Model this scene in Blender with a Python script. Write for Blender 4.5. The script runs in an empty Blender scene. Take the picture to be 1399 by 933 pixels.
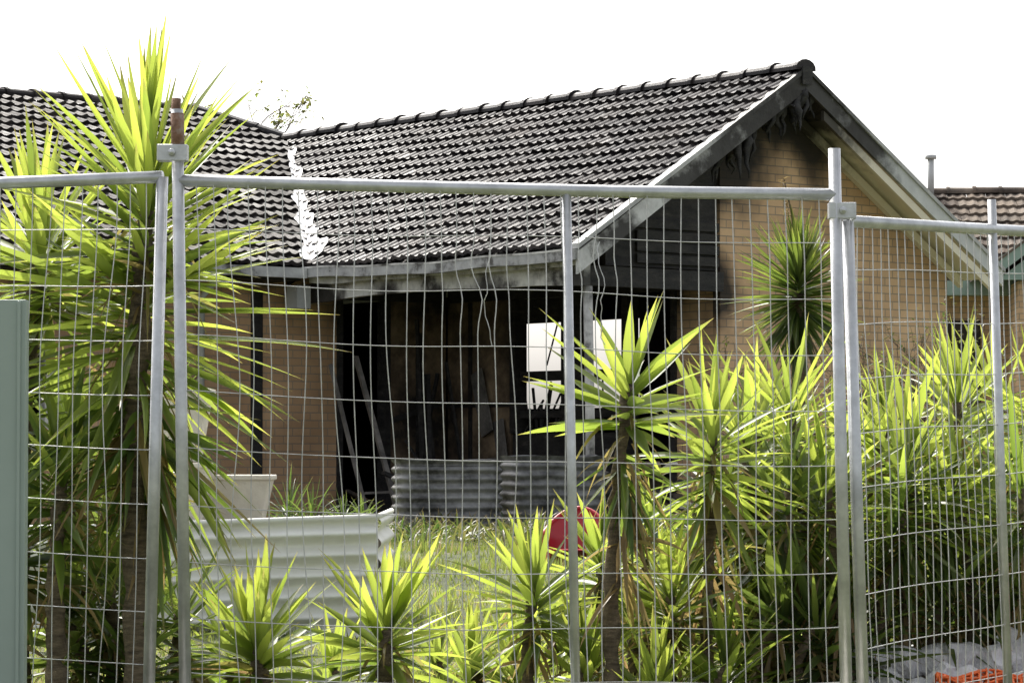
import bpy, bmesh, math, random
from mathutils import Vector, Matrix, noise
R = math.radians
sc = bpy.context.scene
sc.view_settings.view_transform = 'Standard'
sc.view_settings.look = 'None'
sc.view_settings.exposure = 0

# ---------------------------------------------------------------- materials
def nodes(name):
    m = bpy.data.materials.new(name); m.use_nodes = True
    nt = m.node_tree; nt.nodes.clear()
    out = nt.nodes.new('ShaderNodeOutputMaterial')
    return m, nt, out
def N(nt, t, **kw):
    n = nt.nodes.new(t)
    for k, v in kw.items(): setattr(n, k, v)
    return n
def ramp(nt, stops):
    r = nt.nodes.new('ShaderNodeValToRGB')
    el = r.color_ramp.elements
    el[0].position, el[0].color = stops[0][0], (*stops[0][1], 1)
    el[1].position, el[1].color = stops[-1][0], (*stops[-1][1], 1)
    for p, c in stops[1:-1]:
        e = el.new(p); e.color = (*c, 1)
    return r
def add_soot(nt, cur, n_out, tc, soot, col=(.02, .017, .015), k=1.6, hi=.95):
    L = nt.links
    for (sx, sy, sz, rad) in soot:
        d = N(nt, 'ShaderNodeVectorMath', operation='DISTANCE'); d.inputs[1].default_value = (sx, sy, sz)
        L.new(tc.outputs['Object'], d.inputs[0])
        a = N(nt, 'ShaderNodeMath', operation='DIVIDE'); L.new(d.outputs['Value'], a.inputs[0]); a.inputs[1].default_value = rad
        s = N(nt, 'ShaderNodeMath', operation='MULTIPLY_ADD'); L.new(n_out, s.inputs[0]); s.inputs[1].default_value = k; L.new(a.outputs[0], s.inputs[2])
        mr = N(nt, 'ShaderNodeMapRange'); L.new(s.outputs[0], mr.inputs[0]); mr.inputs[1].default_value = 1.4; mr.inputs[2].default_value = 2.05
        mr.inputs[3].default_value = hi; mr.inputs[4].default_value = 0
        m2 = N(nt, 'ShaderNodeMix', data_type='RGBA'); L.new(mr.outputs[0], m2.inputs[0]); L.new(cur, m2.inputs[6])
        m2.inputs[7].default_value = (*col, 1); cur = m2.outputs[2]
    return cur
def pmat(name, stops, scale=4, rough=.6, metal=0, bump=.2, detail=6, stretch=(1,1,1), bscale=None, spec=.5, dist=.01, soot=()):
    m, nt, out = nodes(name); L = nt.links
    b = N(nt, 'ShaderNodeBsdfPrincipled'); b.inputs['Roughness'].default_value = rough
    b.inputs['Metallic'].default_value = metal; b.inputs['Specular IOR Level'].default_value = spec
    tc = N(nt, 'ShaderNodeTexCoord'); mp = N(nt, 'ShaderNodeMapping'); mp.inputs['Scale'].default_value = stretch
    L.new(tc.outputs['Object'], mp.inputs[0])
    n = N(nt, 'ShaderNodeTexNoise'); n.inputs['Scale'].default_value = scale; n.inputs['Detail'].default_value = detail
    n.inputs['Roughness'].default_value = .65
    L.new(mp.outputs[0], n.inputs[0])
    r = ramp(nt, stops); L.new(n.outputs[0], r.inputs[0]); 
    cur = r.outputs[0]
    if soot: cur = add_soot(nt, cur, n.outputs[0], tc, soot)
    L.new(cur, b.inputs['Base Color'])
    n2 = N(nt, 'ShaderNodeTexNoise'); n2.inputs['Scale'].default_value = bscale or scale*8; n2.inputs['Detail'].default_value = 4
    L.new(mp.outputs[0], n2.inputs[0])
    bp = N(nt, 'ShaderNodeBump'); bp.inputs['Strength'].default_value = bump; bp.inputs['Distance'].default_value = dist
    L.new(n2.outputs[0], bp.inputs['Height']); L.new(bp.outputs[0], b.inputs['Normal'])
    L.new(b.outputs[0], out.inputs[0])
    return m

def leafmat(name, g0, g1, dry, t0, t1, tmix=.5, rough=.38):
    m, nt, out = nodes(name); L = nt.links
    at = N(nt, 'ShaderNodeAttribute'); at.attribute_name = 'Col'
    sep = N(nt, 'ShaderNodeSeparateColor'); L.new(at.outputs['Color'], sep.inputs[0])
    def mix(a, b, f):
        x = N(nt, 'ShaderNodeMix', data_type='RGBA')
        for i, v in ((6, a), (7, b)):
            if isinstance(v, tuple): x.inputs[i].default_value = (*v, 1)
            else: L.new(v, x.inputs[i])
        L.new(f, x.inputs[0]); return x.outputs[2]
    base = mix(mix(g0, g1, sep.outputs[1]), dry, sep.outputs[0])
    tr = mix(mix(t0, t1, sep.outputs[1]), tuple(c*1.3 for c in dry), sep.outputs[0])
    b = N(nt, 'ShaderNodeBsdfPrincipled'); b.inputs['Roughness'].default_value = rough
    L.new(base, b.inputs['Base Color'])
    t = N(nt, 'ShaderNodeBsdfTranslucent'); L.new(tr, t.inputs[0])
    ms = N(nt, 'ShaderNodeMixShader'); ms.inputs[0].default_value = tmix
    L.new(b.outputs[0], ms.inputs[1]); L.new(t.outputs[0], ms.inputs[2]); L.new(ms.outputs[0], out.inputs[0])
    return m

def brickmat(name, plane, soot, c1=(.74, .51, .31), c2=(.62, .415, .25)):
    m, nt, out = nodes(name); L = nt.links
    tc = N(nt, 'ShaderNodeTexCoord'); sp = N(nt, 'ShaderNodeSeparateXYZ'); L.new(tc.outputs['Object'], sp.inputs[0])
    cb = N(nt, 'ShaderNodeCombineXYZ'); L.new(sp.outputs[0 if plane == 'x' else 1], cb.inputs[0]); L.new(sp.outputs[2], cb.inputs[1])
    br = N(nt, 'ShaderNodeTexBrick'); L.new(cb.outputs[0], br.inputs[0])
    br.inputs['Color1'].default_value = (*c1, 1); br.inputs['Color2'].default_value = (*c2, 1)
    br.inputs['Mortar'].default_value = (.36, .29, .22, 1); br.inputs['Scale'].default_value = 1
    br.inputs['Brick Width'].default_value = .24; br.inputs['Row Height'].default_value = .086
    br.inputs['Mortar Size'].default_value = .006; br.inputs['Bias'].default_value = -.1
    n = N(nt, 'ShaderNodeTexNoise'); n.inputs['Scale'].default_value = 1.3; n.inputs['Detail'].default_value = 8
    L.new(tc.outputs['Object'], n.inputs[0])
    dirt = ramp(nt, [(.35, (.75, .72, .68)), (.65, (1.05, 1.03, 1))]); L.new(n.outputs[0], dirt.inputs[0])
    mx = N(nt, 'ShaderNodeMix', data_type='RGBA', blend_type='MULTIPLY'); mx.inputs[0].default_value = 1
    L.new(br.outputs[0], mx.inputs[6]); L.new(dirt.outputs[0], mx.inputs[7])
    cur = add_soot(nt, mx.outputs[2], n.outputs[0], tc, soot)
    b = N(nt, 'ShaderNodeBsdfPrincipled'); b.inputs['Roughness'].default_value = .85
    L.new(cur, b.inputs['Base Color'])
    bp = N(nt, 'ShaderNodeBump'); bp.inputs['Strength'].default_value = .6; bp.inputs['Distance'].default_value = .008; bp.invert = True
    L.new(br.outputs['Fac'], bp.inputs['Height']); L.new(bp.outputs[0], b.inputs['Normal'])
    L.new(b.outputs[0], out.inputs[0])
    return m

M_LEAF = leafmat('yucca_leaf', (.032, .07, .022), (.085, .14, .03), (.30, .20, .09), (.13, .25, .035), (.76, .88, .13), .52)
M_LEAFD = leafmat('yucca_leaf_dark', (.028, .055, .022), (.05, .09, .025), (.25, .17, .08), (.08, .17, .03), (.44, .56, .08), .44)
M_GRASS = leafmat('grass_blade', (.05, .085, .022), (.10, .14, .035), (.3, .25, .12), (.18, .26, .04), (.55, .65, .12), .48, .6)
M_TRUNK = pmat('yucca_trunk', [(.3, (.08, .06, .042)), (.7, (.34, .26, .17))], 14, .9, bump=1, stretch=(1, 1, 4), dist=.02)
M_GALV = pmat('galvanised_steel', [(.3, (.40, .41, .42)), (.7, (.66, .67, .68))], 9, .42, .7, .1)
M_WIRE = pmat('galvanised_wire', [(.3, (.42, .42, .42)), (.7, (.66, .66, .65))], 20, .45, .5, .05)
M_RUST = pmat('rusty_steel', [(.35, (.10, .05, .03)), (.5, (.25, .14, .09)), (.7, (.42, .38, .34))], 12, .8, .2, .5)
M_CHAR = pmat('charred_timber', [(.35, (.010, .010, .011)), (.6, (.035, .032, .030)), (.8, (.10, .09, .08))], 5, .7, bump=.9, stretch=(1, 1, 3))
M_SOOTW = pmat('sooty_white_paint', [(.36, (.07, .066, .06)), (.47, (.50, .49, .47)), (.6, (.76, .75, .72)), (.85, (.82, .81, .79))], 2.6, .6, bump=.3)
M_BEAM = pmat('sooty_beam_paint', [(.36, (.07, .066, .06)), (.46, (.45, .44, .42)), (.6, (.74, .73, .70)), (.85, (.82, .81, .79))], 3.2, .6, bump=.3,
              soot=[(.1, .1, 3.1, .35), (.1, 1.6, 3.08, .32), (.1, 2.4, 3.05, .25), (.1, 3.2, 3.1, .28), (.1, 4.6, 3.2, .6)])
M_BARGE = pmat('burnt_barge_paint', [(.32, (.10, .095, .09)), (.44, (.50, .50, .49)), (.6, (.68, .68, .67)), (.85, (.78, .78, .77))], 4, .6, bump=.3,
               soot=[(3.04, 0, 5.40, .8), (2.5, 0, 4.9, .6), (1.9, 0, 4.50, .48), (1.35, 0, 4.2, .36), (.5, 0, 3.62, .28)])
M_BARGE2 = pmat('smoked_barge_paint', [(.3, (.50, .51, .51)), (.7, (.70, .71, .71))], 3.5, .55, bump=.2,
               soot=[(3.04, 0, 5.5, 1.1), (3.9, 0, 4.8, .5)])
M_GREYP = pmat('weathered_grey_paint', [(.3, (.36, .37, .37)), (.7, (.62, .63, .63))], 2.5, .55, bump=.2)
M_TRIM = pmat('rake_trim_paint', [(.3, (.34, .34, .34)), (.7, (.56, .56, .55))], 4, .6, bump=.2, soot=[(3.04, 0, 5.5, 1.0), (2.1, 0, 4.9, .4)])
M_GUTTER = pmat('weathered_gutter', [(.40, (.10, .095, .09)), (.48, (.38, .38, .38)), (.7, (.60, .61, .60))], 3, .55, bump=.2)
M_CREAM = pmat('cream_paint', [(.3, (.76, .69, .54)), (.7, (.86, .80, .65))], 2, .6, bump=.1, soot=[(3.2, .3, 5.4, 1.1)])
M_BROWNP = pmat('heat_browned_plaster', [(.38, (.022, .018, .015)), (.52, (.12, .085, .055)), (.70, (.34, .25, .16))], 1.5, .85, bump=.4)
M_WHITE = pmat('white_sheet_steel', [(.3, (.72, .71, .65)), (.7, (.86, .86, .81))], 3, .45, bump=.05)
M_CONC = pmat('cream_concrete', [(.3, (.58, .54, .45)), (.7, (.76, .72, .62))], 5, .8, bump=.4)
M_FLASH = pmat('white_flashing', [(.3, (.75, .75, .75)), (.7, (.88, .88, .88))], 6, .5, .0, bump=.6)
M_ZINC = pmat('corrugated_zinc', [(.40, (.05, .05, .05)), (.52, (.18, .18, .18)), (.8, (.42, .42, .41))], 3, .6, .2, bump=.2)
M_GPOST = pmat('pale_green_steel', [(.3, (.30, .37, .33)), (.7, (.34, .41, .37))], 3, .45, .0, bump=.05)
M_SOIL = pmat('soil', [(.3, (.03, .022, .015)), (.7, (.10, .075, .05))], 8, .95, bump=1)
M_RED = pmat('red_plastic', [(.3, (.38, .02, .03)), (.7, (.5, .035, .05))], 4, .4, bump=.05)
M_BLUE = pmat('pale_blue_plastic', [(.3, (.2, .32, .36)), (.7, (.3, .42, .46))], 4, .4, bump=.05)
M_ROCK = pmat('pale_rock', [(.3, (.50, .49, .52)), (.7, (.80, .79, .82))], 9, .85, bump=.9)
M_ORANGE = pmat('orange_net', [(.3, (.65, .10, .02)), (.7, (.8, .18, .04))], 8, .5, bump=.2)
M_GREENP = pmat('green_paint', [(.3, (.24, .34, .29)), (.7, (.32, .42, .36))], 3, .5, bump=.05)
M_BARK = pmat('bark', [(.3, (.06, .045, .03)), (.7, (.16, .12, .09))], 10, .9, bump=.7)
M_ROOM = pmat('darkened_burnt_lining', [(.3, (.012, .011, .01)), (.7, (.05, .043, .038))], 3, .9, bump=.4)  # burnt lining, coloured near black to keep the interior dark
M_ASH = pmat('ash_grey', [(.3, (.08, .075, .07)), (.7, (.26, .24, .22))], 5, .9, bump=.6)

def tilemat(name, a, b_, c, rough, spec=.5):
    m, nt, out = nodes(name); L = nt.links
    at = N(nt, 'ShaderNodeAttribute'); at.attribute_name = 'Col'
    sep = N(nt, 'ShaderNodeSeparateColor'); L.new(at.outputs['Color'], sep.inputs[0])
    r = ramp(nt, [(0, a), (.6, b_), (1, c)]); L.new(sep.outputs[0], r.inputs[0])
    tc = N(nt, 'ShaderNodeTexCoord')
    n = N(nt, 'ShaderNodeTexNoise'); n.inputs['Scale'].default_value = 1.1; n.inputs['Detail'].default_value = 9; n.inputs['Roughness'].default_value = .7
    L.new(tc.outputs['Object'], n.inputs[0])
    rr = ramp(nt, [(.35, (.45, .45, .45)), (.65, (1.5, 1.45, 1.35))]); L.new(n.outputs[0], rr.inputs[0])
    mx = N(nt, 'ShaderNodeMix', data_type='RGBA', blend_type='MULTIPLY'); mx.inputs[0].default_value = 1
    L.new(r.outputs[0], mx.inputs[6]); L.new(rr.outputs[0], mx.inputs[7])
    b = N(nt, 'ShaderNodeBsdfPrincipled'); L.new(mx.outputs[2], b.inputs['Base Color'])
    b.inputs['Specular IOR Level'].default_value = spec
    mr = N(nt, 'ShaderNodeMapRange'); L.new(n.outputs[0], mr.inputs[0]); mr.inputs[1].default_value = .3; mr.inputs[2].default_value = .7
    mr.inputs[3].default_value = rough-.08; mr.inputs[4].default_value = rough+.2; L.new(mr.outputs[0], b.inputs['Roughness'])
    n2 = N(nt, 'ShaderNodeTexNoise'); n2.inputs['Scale'].default_value = 40; L.new(tc.outputs['Object'], n2.inputs[0])
    bp = N(nt, 'ShaderNodeBump'); bp.inputs['Strength'].default_value = .5; bp.inputs['Distance'].default_value = .006
    L.new(n2.outputs[0], bp.inputs['Height']); L.new(bp.outputs[0], b.inputs['Normal'])
    L.new(b.outputs[0], out.inputs[0]); return m
M_TILE = tilemat('roof_tile', (.010, .009, .011), (.03, .026, .028), (.075, .066, .064), .40, .20)
M_TILEW = tilemat('wing_roof_tile', (.014, .012, .013), (.038, .034, .034), (.08, .07, .066), .55, .10)
M_TILE2 = tilemat('roof_tile_brown', (.13, .105, .09), (.20, .17, .145), (.28, .24, .21), .8, .1)

# ---------------------------------------------------------------- mesh builder
class MB:
    def __init__(s): s.v = []; s.f = []; s.m = []; s.c = []; s.sm = []
    def add(s, vs, fs, mat=0, cols=None, smooth=False):
        o = len(s.v); s.v += [tuple(v) for v in vs]
        s.f += [tuple(i+o for i in f) for f in fs]; s.m += [mat]*len(fs); s.sm += [smooth]*len(fs)
        s.c += cols if cols else [(0, .5, 0, 1)]*len(vs)
    def box(s, x0, x1, y0, y1, z0, z1, mat=0):
        vs = [(x, y, z) for x in (x0, x1) for y in (y0, y1) for z in (z0, z1)]
        s.add(vs, [(0, 1, 3, 2), (4, 6, 7, 5), (0, 4, 5, 1), (2, 3, 7, 6), (0, 2, 6, 4), (1, 5, 7, 3)], mat)
    def beam(s, a, b, w, h, mat=0, up=(0, 0, 1)):
        a = Vector(a); b = Vector(b); d = (b-a).normalized(); u = Vector(up)
        sd = d.cross(u)
        if sd.length < 1e-3: sd = d.cross(Vector((0, 1, 0)))
        sd.normalize(); u = sd.cross(d)
        vs = [p+sd*(i*w/2)+u*(j*h/2) for p in (a, b) for i, j in ((-1, -1), (1, -1), (1, 1), (-1, 1))]
        s.add(vs, [(0, 3, 2, 1), (4, 5, 6, 7), (0, 1, 5, 4), (1, 2, 6, 5), (2, 3, 7, 6), (3, 0, 4, 7)], mat)
    def tube(s, pts, r, sides=6, mat=0, cap=True, col=None):
        pts = [Vector(p) for p in pts]; n = len(pts)
        rr = r if isinstance(r, (list, tuple)) else [r]*n
        vs = []; ref = None
        for i, p in enumerate(pts):
            d = (pts[min(i+1, n-1)]-pts[max(i-1, 0)]).normalized()
            if ref is None: ref = d.orthogonal().normalized()
            ref = (ref-d*ref.dot(d)).normalized(); bn = d.cross(ref)
            for k in range(sides):
                a = 2*math.pi*k/sides
                vs.append(p+(ref*math.cos(a)+bn*math.sin(a))*rr[i])
        fs = [(i*sides+k, i*sides+(k+1) % sides, (i+1)*sides+(k+1) % sides, (i+1)*sides+k) for i in range(n-1) for k in range(sides)]
        if cap: fs += [tuple(range(sides))[::-1], tuple((n-1)*sides+k for k in range(sides))]
        s.add(vs, fs, mat, [col]*len(vs) if col else None, True)
    def build(s, name, mats, parent=None, loc=None, bevel=0):
        me = bpy.data.meshes.new(name); me.from_pydata(s.v, [], s.f)
        for m in mats: me.materials.append(m)
        me.polygons.foreach_set('material_index', s.m)
        me.polygons.foreach_set('use_smooth', s.sm)
        a = me.color_attributes.new('Col', 'FLOAT_COLOR', 'POINT')
        a.data.foreach_set('color', [x for c in s.c for x in c])
        me.update()
        o = bpy.data.objects.new(name, me); sc.collection.objects.link(o)
        if parent: o.parent = parent
        if loc: o.location = loc
        if bevel:
            md = o.modifiers.new('bevel', 'BEVEL'); md.width = bevel; md.segments = 2; md.limit_method = 'ANGLE'
        return o
def empty(name, loc=(0, 0, 0), rz=0):
    e = bpy.data.objects.new(name, None); sc.collection.objects.link(e); e.location = loc; e.rotation_euler = (0, 0, rz); return e

# ---------------------------------------------------------------- ground
def g(x, y):
    pts = [(-1e9, 0), (5, 0), (11, .36), (14, .46), (20, .60), (29, .80), (1e9, .80)]
    for (a, za), (b, zb) in zip(pts, pts[1:]):
        if a <= y <= b:
            if b-a > 1e6: z = za if a < 0 else zb; break
            t = (y-a)/(b-a); z = za+(zb-za)*t; break
    return z
def frange(a, b, st):
    r = []
    while a < b-1e-6: r.append(a); a += st
    return r
xs = [-600, -200, -80, -40, -20]+frange(-12, 12, .4)+[12, 20, 40, 80, 200, 600]
ys = [-60, -20, -5]+frange(0, 40, .4)+[40, 60, 100, 200, 500, 1200]
mb = MB()
vs = [(x, y, g(x, y)+.05*noise.noise(Vector((x*.7, y*.7, 0))) if abs(x) < 13 and y < 29 else g(x, y)) for y in ys for x in xs]
nx = len(xs)
mb.add(vs, [(j*nx+i, j*nx+i+1, (j+1)*nx+i+1, (j+1)*nx+i) for j in range(len(ys)-1) for i in range(nx-1)], 0, None, True)
M_GROUND = pmat('lawn_soil', [(.35, (.05, .06, .025)), (.5, (.09, .11, .04)), (.65, (.16, .14, .08))], 1.2, .95, bump=1, bscale=30, dist=.03)
mb.build('ground', [M_GROUND])

rng = random.Random(3)
mb = MB()
for i in range(52000):
    y = 13 + 16*rng.random()**1.2; x = rng.uniform(-.2, .2)*y
    nz = noise.noise(Vector((x*1.3, y*1.3, 5)))
    if nz < -.35: continue
    h = rng.uniform(.03, .08)*(1.5 if y > 22 else 1)*(1+nz); a = rng.uniform(0, math.pi); w = rng.uniform(.004, .010)
    dx, dy = math.cos(a)*w, math.sin(a)*w; lx, ly = rng.gauss(0, .02), rng.gauss(0, .02)
    z = g(x, y)+.05*noise.noise(Vector((x*.7, y*.7, 0)))-.01
    dry = 1 if rng.random() < .12 else rng.random()*.3; c = (dry, rng.random()*(.6 if y > 21 else 1.2), 0, 1)
    mb.add([(x-dx, y-dy, z), (x+dx, y+dy, z), (x+lx, y+ly, z+h)], [(0, 1, 2)], 0, [c, c, c])
mb.build('grass', [M_GRASS])

# ---------------------------------------------------------------- yucca
def leaf(mb, base, d, L, W, droop, dry, br, mat=0, seg=6, twist=0, bend=None):
    d = d.normalized(); pos = Vector(base)
    vs = []; cols = []
    wp = [.5, .75, 1, .93, .70, .38, .02] if seg == 6 else [.5, 1, .8, .03]
    for i in range(seg+1):
        t = i/seg
        dd = (d+Vector((0, 0, -droop*t**1.4)))
        if bend: dd = dd+bend*t
        dd.normalize()
        if i: pos = pos+dd*(L/seg)
        sd = dd.cross(Vector((0, 0, 1)))
        if sd.length < .05: sd = Vector((math.cos(twist), math.sin(twist), 0))
        sd.normalize(); nn = sd.cross(dd).normalized()
        ca, sa = math.cos(twist*.45), math.sin(twist*.45); sd, nn = (sd*ca+nn*sa), (nn*ca-sd*sa)
        w = W/2*wp[i]
        vs += [pos-sd*w+nn*w*.35, pos-nn*w*.15, pos+sd*w+nn*w*.35]
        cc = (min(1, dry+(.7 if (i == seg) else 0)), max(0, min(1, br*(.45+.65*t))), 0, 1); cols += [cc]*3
    fs = []
    for i in range(seg):
        a = i*3; fs += [(a, a+1, a+4, a+3), (a+1, a+2, a+5, a+4)]
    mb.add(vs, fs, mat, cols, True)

def rosette(mb, c, L, n, rng, lo=-25, hi=86, stem=.25, W=.042, axis=(0, 0, 1), droop=.25, dry=.03, bright=1., mat=0, p=.75):
    ax = Vector(axis).normalized(); q = Vector((0, 0, 1)).rotation_difference(ax)
    az = rng.random()*6
    for i in range(n):
        f = (i+.5)/n; az += 2.39996+rng.gauss(0, .25)
        el = R(hi+(lo-hi)*f**p+rng.gauss(0, 8))
        d = Vector((math.cos(az)*math.cos(el), math.sin(az)*math.cos(el), math.sin(el)))
        d = q @ d
        b = Vector(c)-ax*(stem*f)+d*.015
        ll = L*rng.uniform(.68, 1.08)*(.85+.15*math.sin(math.pi*min(1, f*1.3)))
        dr = rng.uniform(.5, 1) if (f > .8 and rng.random() < dry*6) else rng.random()*.14
        bd = Vector((rng.gauss(0, .1), rng.gauss(0, .1), 0))
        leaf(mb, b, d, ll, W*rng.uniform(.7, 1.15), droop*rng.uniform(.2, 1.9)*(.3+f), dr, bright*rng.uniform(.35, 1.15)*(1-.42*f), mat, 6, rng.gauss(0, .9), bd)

def yucca(x, y, crowns, seed, dark=False, r0=.035, deadn=14, n=52, W=.042, base=None):
    rng = random.Random(seed); mb = MB()
    gz = g(x, y)-.05
    for ci, cr in enumerate(crowns):
        dx, dy, z, L = cr[:4]; kw = dict(cr[4]) if len(cr) > 4 else {}
        trunk = kw.pop('trunk', True)
        top = Vector((x+dx, y+dy, z))
        start = Vector((x+(base or 0), y, gz)); k = 26; pts = []; rr = []
        for i in range(k+1):
            t = i/k
            p = start.lerp(top, t); bow = math.sin(t*math.pi)*.03
            p += Vector((bow*math.sin(seed+ci*2)+rng.gauss(0, .003), bow*math.cos(seed), 0)); p.x -= dx*.35*math.sin(t*math.pi)
            pts.append(p); rr.append(r0*(1.25-.5*t)*(1+.28*rng.uniform(-1, 1)))
        if trunk: mb.tube(pts, rr, 9, 1)
        nn = kw.pop('n', n); tilt = kw.pop('tilt', (rng.gauss(0, .1), rng.gauss(0, .1)))
        rosette(mb, top, L, nn, rng, W=kw.pop('W', W), axis=(tilt[0], tilt[1], 1), **kw)
        for i in range(deadn if trunk else 0):
            t = rng.uniform(.4, .95); p = start.lerp(top, t); a = rng.uniform(0, 6.28)
            d = Vector((math.cos(a)*.6, math.sin(a)*.6, rng.uniform(-1.2, .2)))
            leaf(mb, p+d*.03, d, L*rng.uniform(.35, .8), .022, rng.uniform(.5, 1.5), rng.uniform(.6, 1), .3, 0, 6, rng.gauss(0, 1))
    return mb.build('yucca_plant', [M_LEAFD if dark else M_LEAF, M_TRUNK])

# tall plant on the left
yucca(-1.47, 12.2, [(.02, 0, 2.63, .70, dict(n=120, stem=.45, lo=-10, hi=88, droop=.12, W=.046, bright=1.15, tilt=(.02, 0))),
                    (-.02, .05, 2.22, .88, dict(n=135, stem=.6, lo=-48, hi=38, droop=.24, W=.044, bright=1.05, trunk=False, tilt=(.05, 0))),
                    (.0, .02, 1.72, .60, dict(n=60, stem=.4, lo=-70, hi=10, droop=.4, W=.036, bright=.5, dry=.08, trunk=False))], 11, r0=.05, deadn=70)
yucca(-2.02, 12.6, [(.08, 0, 2.36, .66, dict(n=95, stem=.3, lo=-35, W=.046, bright=1.1))], 12, r0=.045)
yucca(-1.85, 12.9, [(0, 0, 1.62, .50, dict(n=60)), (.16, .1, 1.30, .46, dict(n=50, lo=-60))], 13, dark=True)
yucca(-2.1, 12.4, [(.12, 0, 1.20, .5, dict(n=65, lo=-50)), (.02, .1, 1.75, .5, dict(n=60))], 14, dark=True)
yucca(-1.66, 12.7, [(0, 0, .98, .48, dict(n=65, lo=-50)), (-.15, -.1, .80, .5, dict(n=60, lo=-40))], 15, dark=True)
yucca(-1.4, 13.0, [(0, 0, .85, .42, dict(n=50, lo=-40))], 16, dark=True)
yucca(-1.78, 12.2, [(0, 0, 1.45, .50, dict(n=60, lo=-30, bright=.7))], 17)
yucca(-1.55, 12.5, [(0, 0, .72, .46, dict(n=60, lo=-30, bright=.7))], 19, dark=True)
yucca(-1.18, 13.2, [(0, 0, .66, .42, dict(n=40, lo=-20, bright=.8))], 18)
# small bright ones across the middle
yucca(-1.04, 12.5, [(0, 0, .74, .47, dict(n=58, lo=0, stem=.15, bright=1.15, W=.052))], 21)
yucca(-.51, 12.5, [(.0, 0, .80, .47, dict(n=68, lo=-15, stem=.18, bright=1.2, W=.046))], 22)
yucca(.09, 13.0, [(0, 0, .94, .42, dict(n=70, lo=-35, stem=.2, bright=1.15, W=.038))], 23, r0=.028)
yucca(.40, 13.4, [(0, 0, 1.04, .40, dict(n=72, lo=-35, stem=.2, bright=1.15, W=.038))], 24, r0=.028)
yucca(.68, 13.2, [(0, 0, .90, .42, dict(n=64, lo=-25, stem=.2, bright=1.15, W=.040))], 25, r0=.028)
yucca(-.18, 13.6, [(0, 0, .60, .34, dict(n=46, lo=-15))], 26, deadn=5)
yucca(-.78, 13.4, [(0, 0, .56, .36, dict(n=46, lo=-15))], 27, deadn=5)
yucca(.55, 14.2, [(0, 0, .70, .34, dict(n=46, lo=-15))], 28, deadn=5)
yucca(1.0, 13.7, [(0, 0, .72, .40, dict(n=50, lo=-25))], 29, deadn=8)
yucca(.22, 14.6, [(0, 0, .66, .34, dict(n=40, lo=-15))], 30, deadn=5)
yucca(.84, 14.4, [(0, 0, .98, .38, dict(n=50, lo=-35, bright=1))], 33, deadn=12, r0=.026)
yucca(-.35, 14.3, [(0, 0, .58, .30, dict(n=36, lo=0, bright=1))], 34, deadn=5, r0=.02)
yucca(.30, 12.9, [(0, 0, .66, .36, dict(n=50, lo=-10, bright=1.1))], 35, deadn=5, r0=.025)
yucca(.90, 13.0, [(0, 0, .62, .40, dict(n=50, lo=-10, bright=1.1))], 36, deadn=5, r0=.025)
yucca(.60, 12.8, [(0, 0, .56, .38, dict(n=50, lo=0, bright=1.1))], 37, deadn=5, r0=.022)
yucca(.02, 13.4, [(0, 0, .58, .36, dict(n=46, lo=0, bright=1.1))], 38, deadn=5, r0=.022)
yucca(.98, 14.1, [(0, 0, 1.20, .40, dict(n=56, lo=-45, bright=.9, stem=.3))], 39, deadn=20, r0=.024)
yucca(.62, 14.0, [(0, 0, 1.12, .34, dict(n=46, lo=-45, bright=.8, stem=.3, W=.034))], 100, deadn=20, r0=.022)
# tall thin ones mid right
yucca(.42, 12.8, [(.07, 0, 1.80, .50, dict(n=38, lo=-18, hi=84, stem=.2, bright=1.2, W=.060, droop=.12, tilt=(.06, 0))),
                  (.03, .0, 1.52, .36, dict(n=30, lo=-80, hi=-20, dry=.16, bright=.4, trunk=False, W=.03))], 31, r0=.031, deadn=40)
yucca(.82, 13.2, [(.04, 0, 1.60, .50, dict(n=66, lo=-45, stem=.28, bright=1.1, W=.044))], 32, r0=.028, deadn=34)
# hedge-like group on the right
rg = random.Random(8)
spots = [(1.10, 13.8, 1.62), (1.36, 14.0, 1.72), (1.27, 13.6, 1.30), (1.62, 14.2, 1.62), (1.86, 14.0, 1.50), (2.08, 14.3, 1.70),
         (2.34, 14.2, 1.74), (1.62, 13.6, 1.15), (1.40, 13.8, 1.00), (1.90, 13.8, .98), (2.20, 13.9, 1.15), (2.25, 14.0, .85),
         (2.55, 14.6, 1.5), (1.5, 14.8, 1.45), (1.8, 15.0, 1.68), (2.2, 15.2, 1.72), (2.5, 15.4, 1.78), (1.15, 14.6, 1.2),
         (1.3, 15.3, 1.64), (2.0, 15.6, 1.3), (2.4, 15.8, 1.4), (1.6, 15.8, 1.1), (1.1, 13.5, .85), (1.75, 14.6, .8), (2.7, 15.3, 1.1), (2.05, 14.7, 1.2), (2.4, 14.7, 1.3),
         (1.02, 14.2, 1.25), (1.48, 13.5, 1.42), (1.75, 13.7, 1.36), (2.05, 13.8, 1.44), (1.22, 14.4, 1.0), (2.3, 13.7, 1.4), (1.25, 13.4, .75), (1.45, 13.6, .8)]
for i, (x, y, z) in enumerate(spots):
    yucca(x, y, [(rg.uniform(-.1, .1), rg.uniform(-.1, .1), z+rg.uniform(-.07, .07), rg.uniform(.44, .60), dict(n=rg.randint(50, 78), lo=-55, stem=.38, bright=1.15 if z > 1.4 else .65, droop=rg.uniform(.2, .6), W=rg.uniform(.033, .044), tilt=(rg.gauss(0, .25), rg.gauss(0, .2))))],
          40+i, dark=(z < 1.32), r0=.026, deadn=18)
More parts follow.
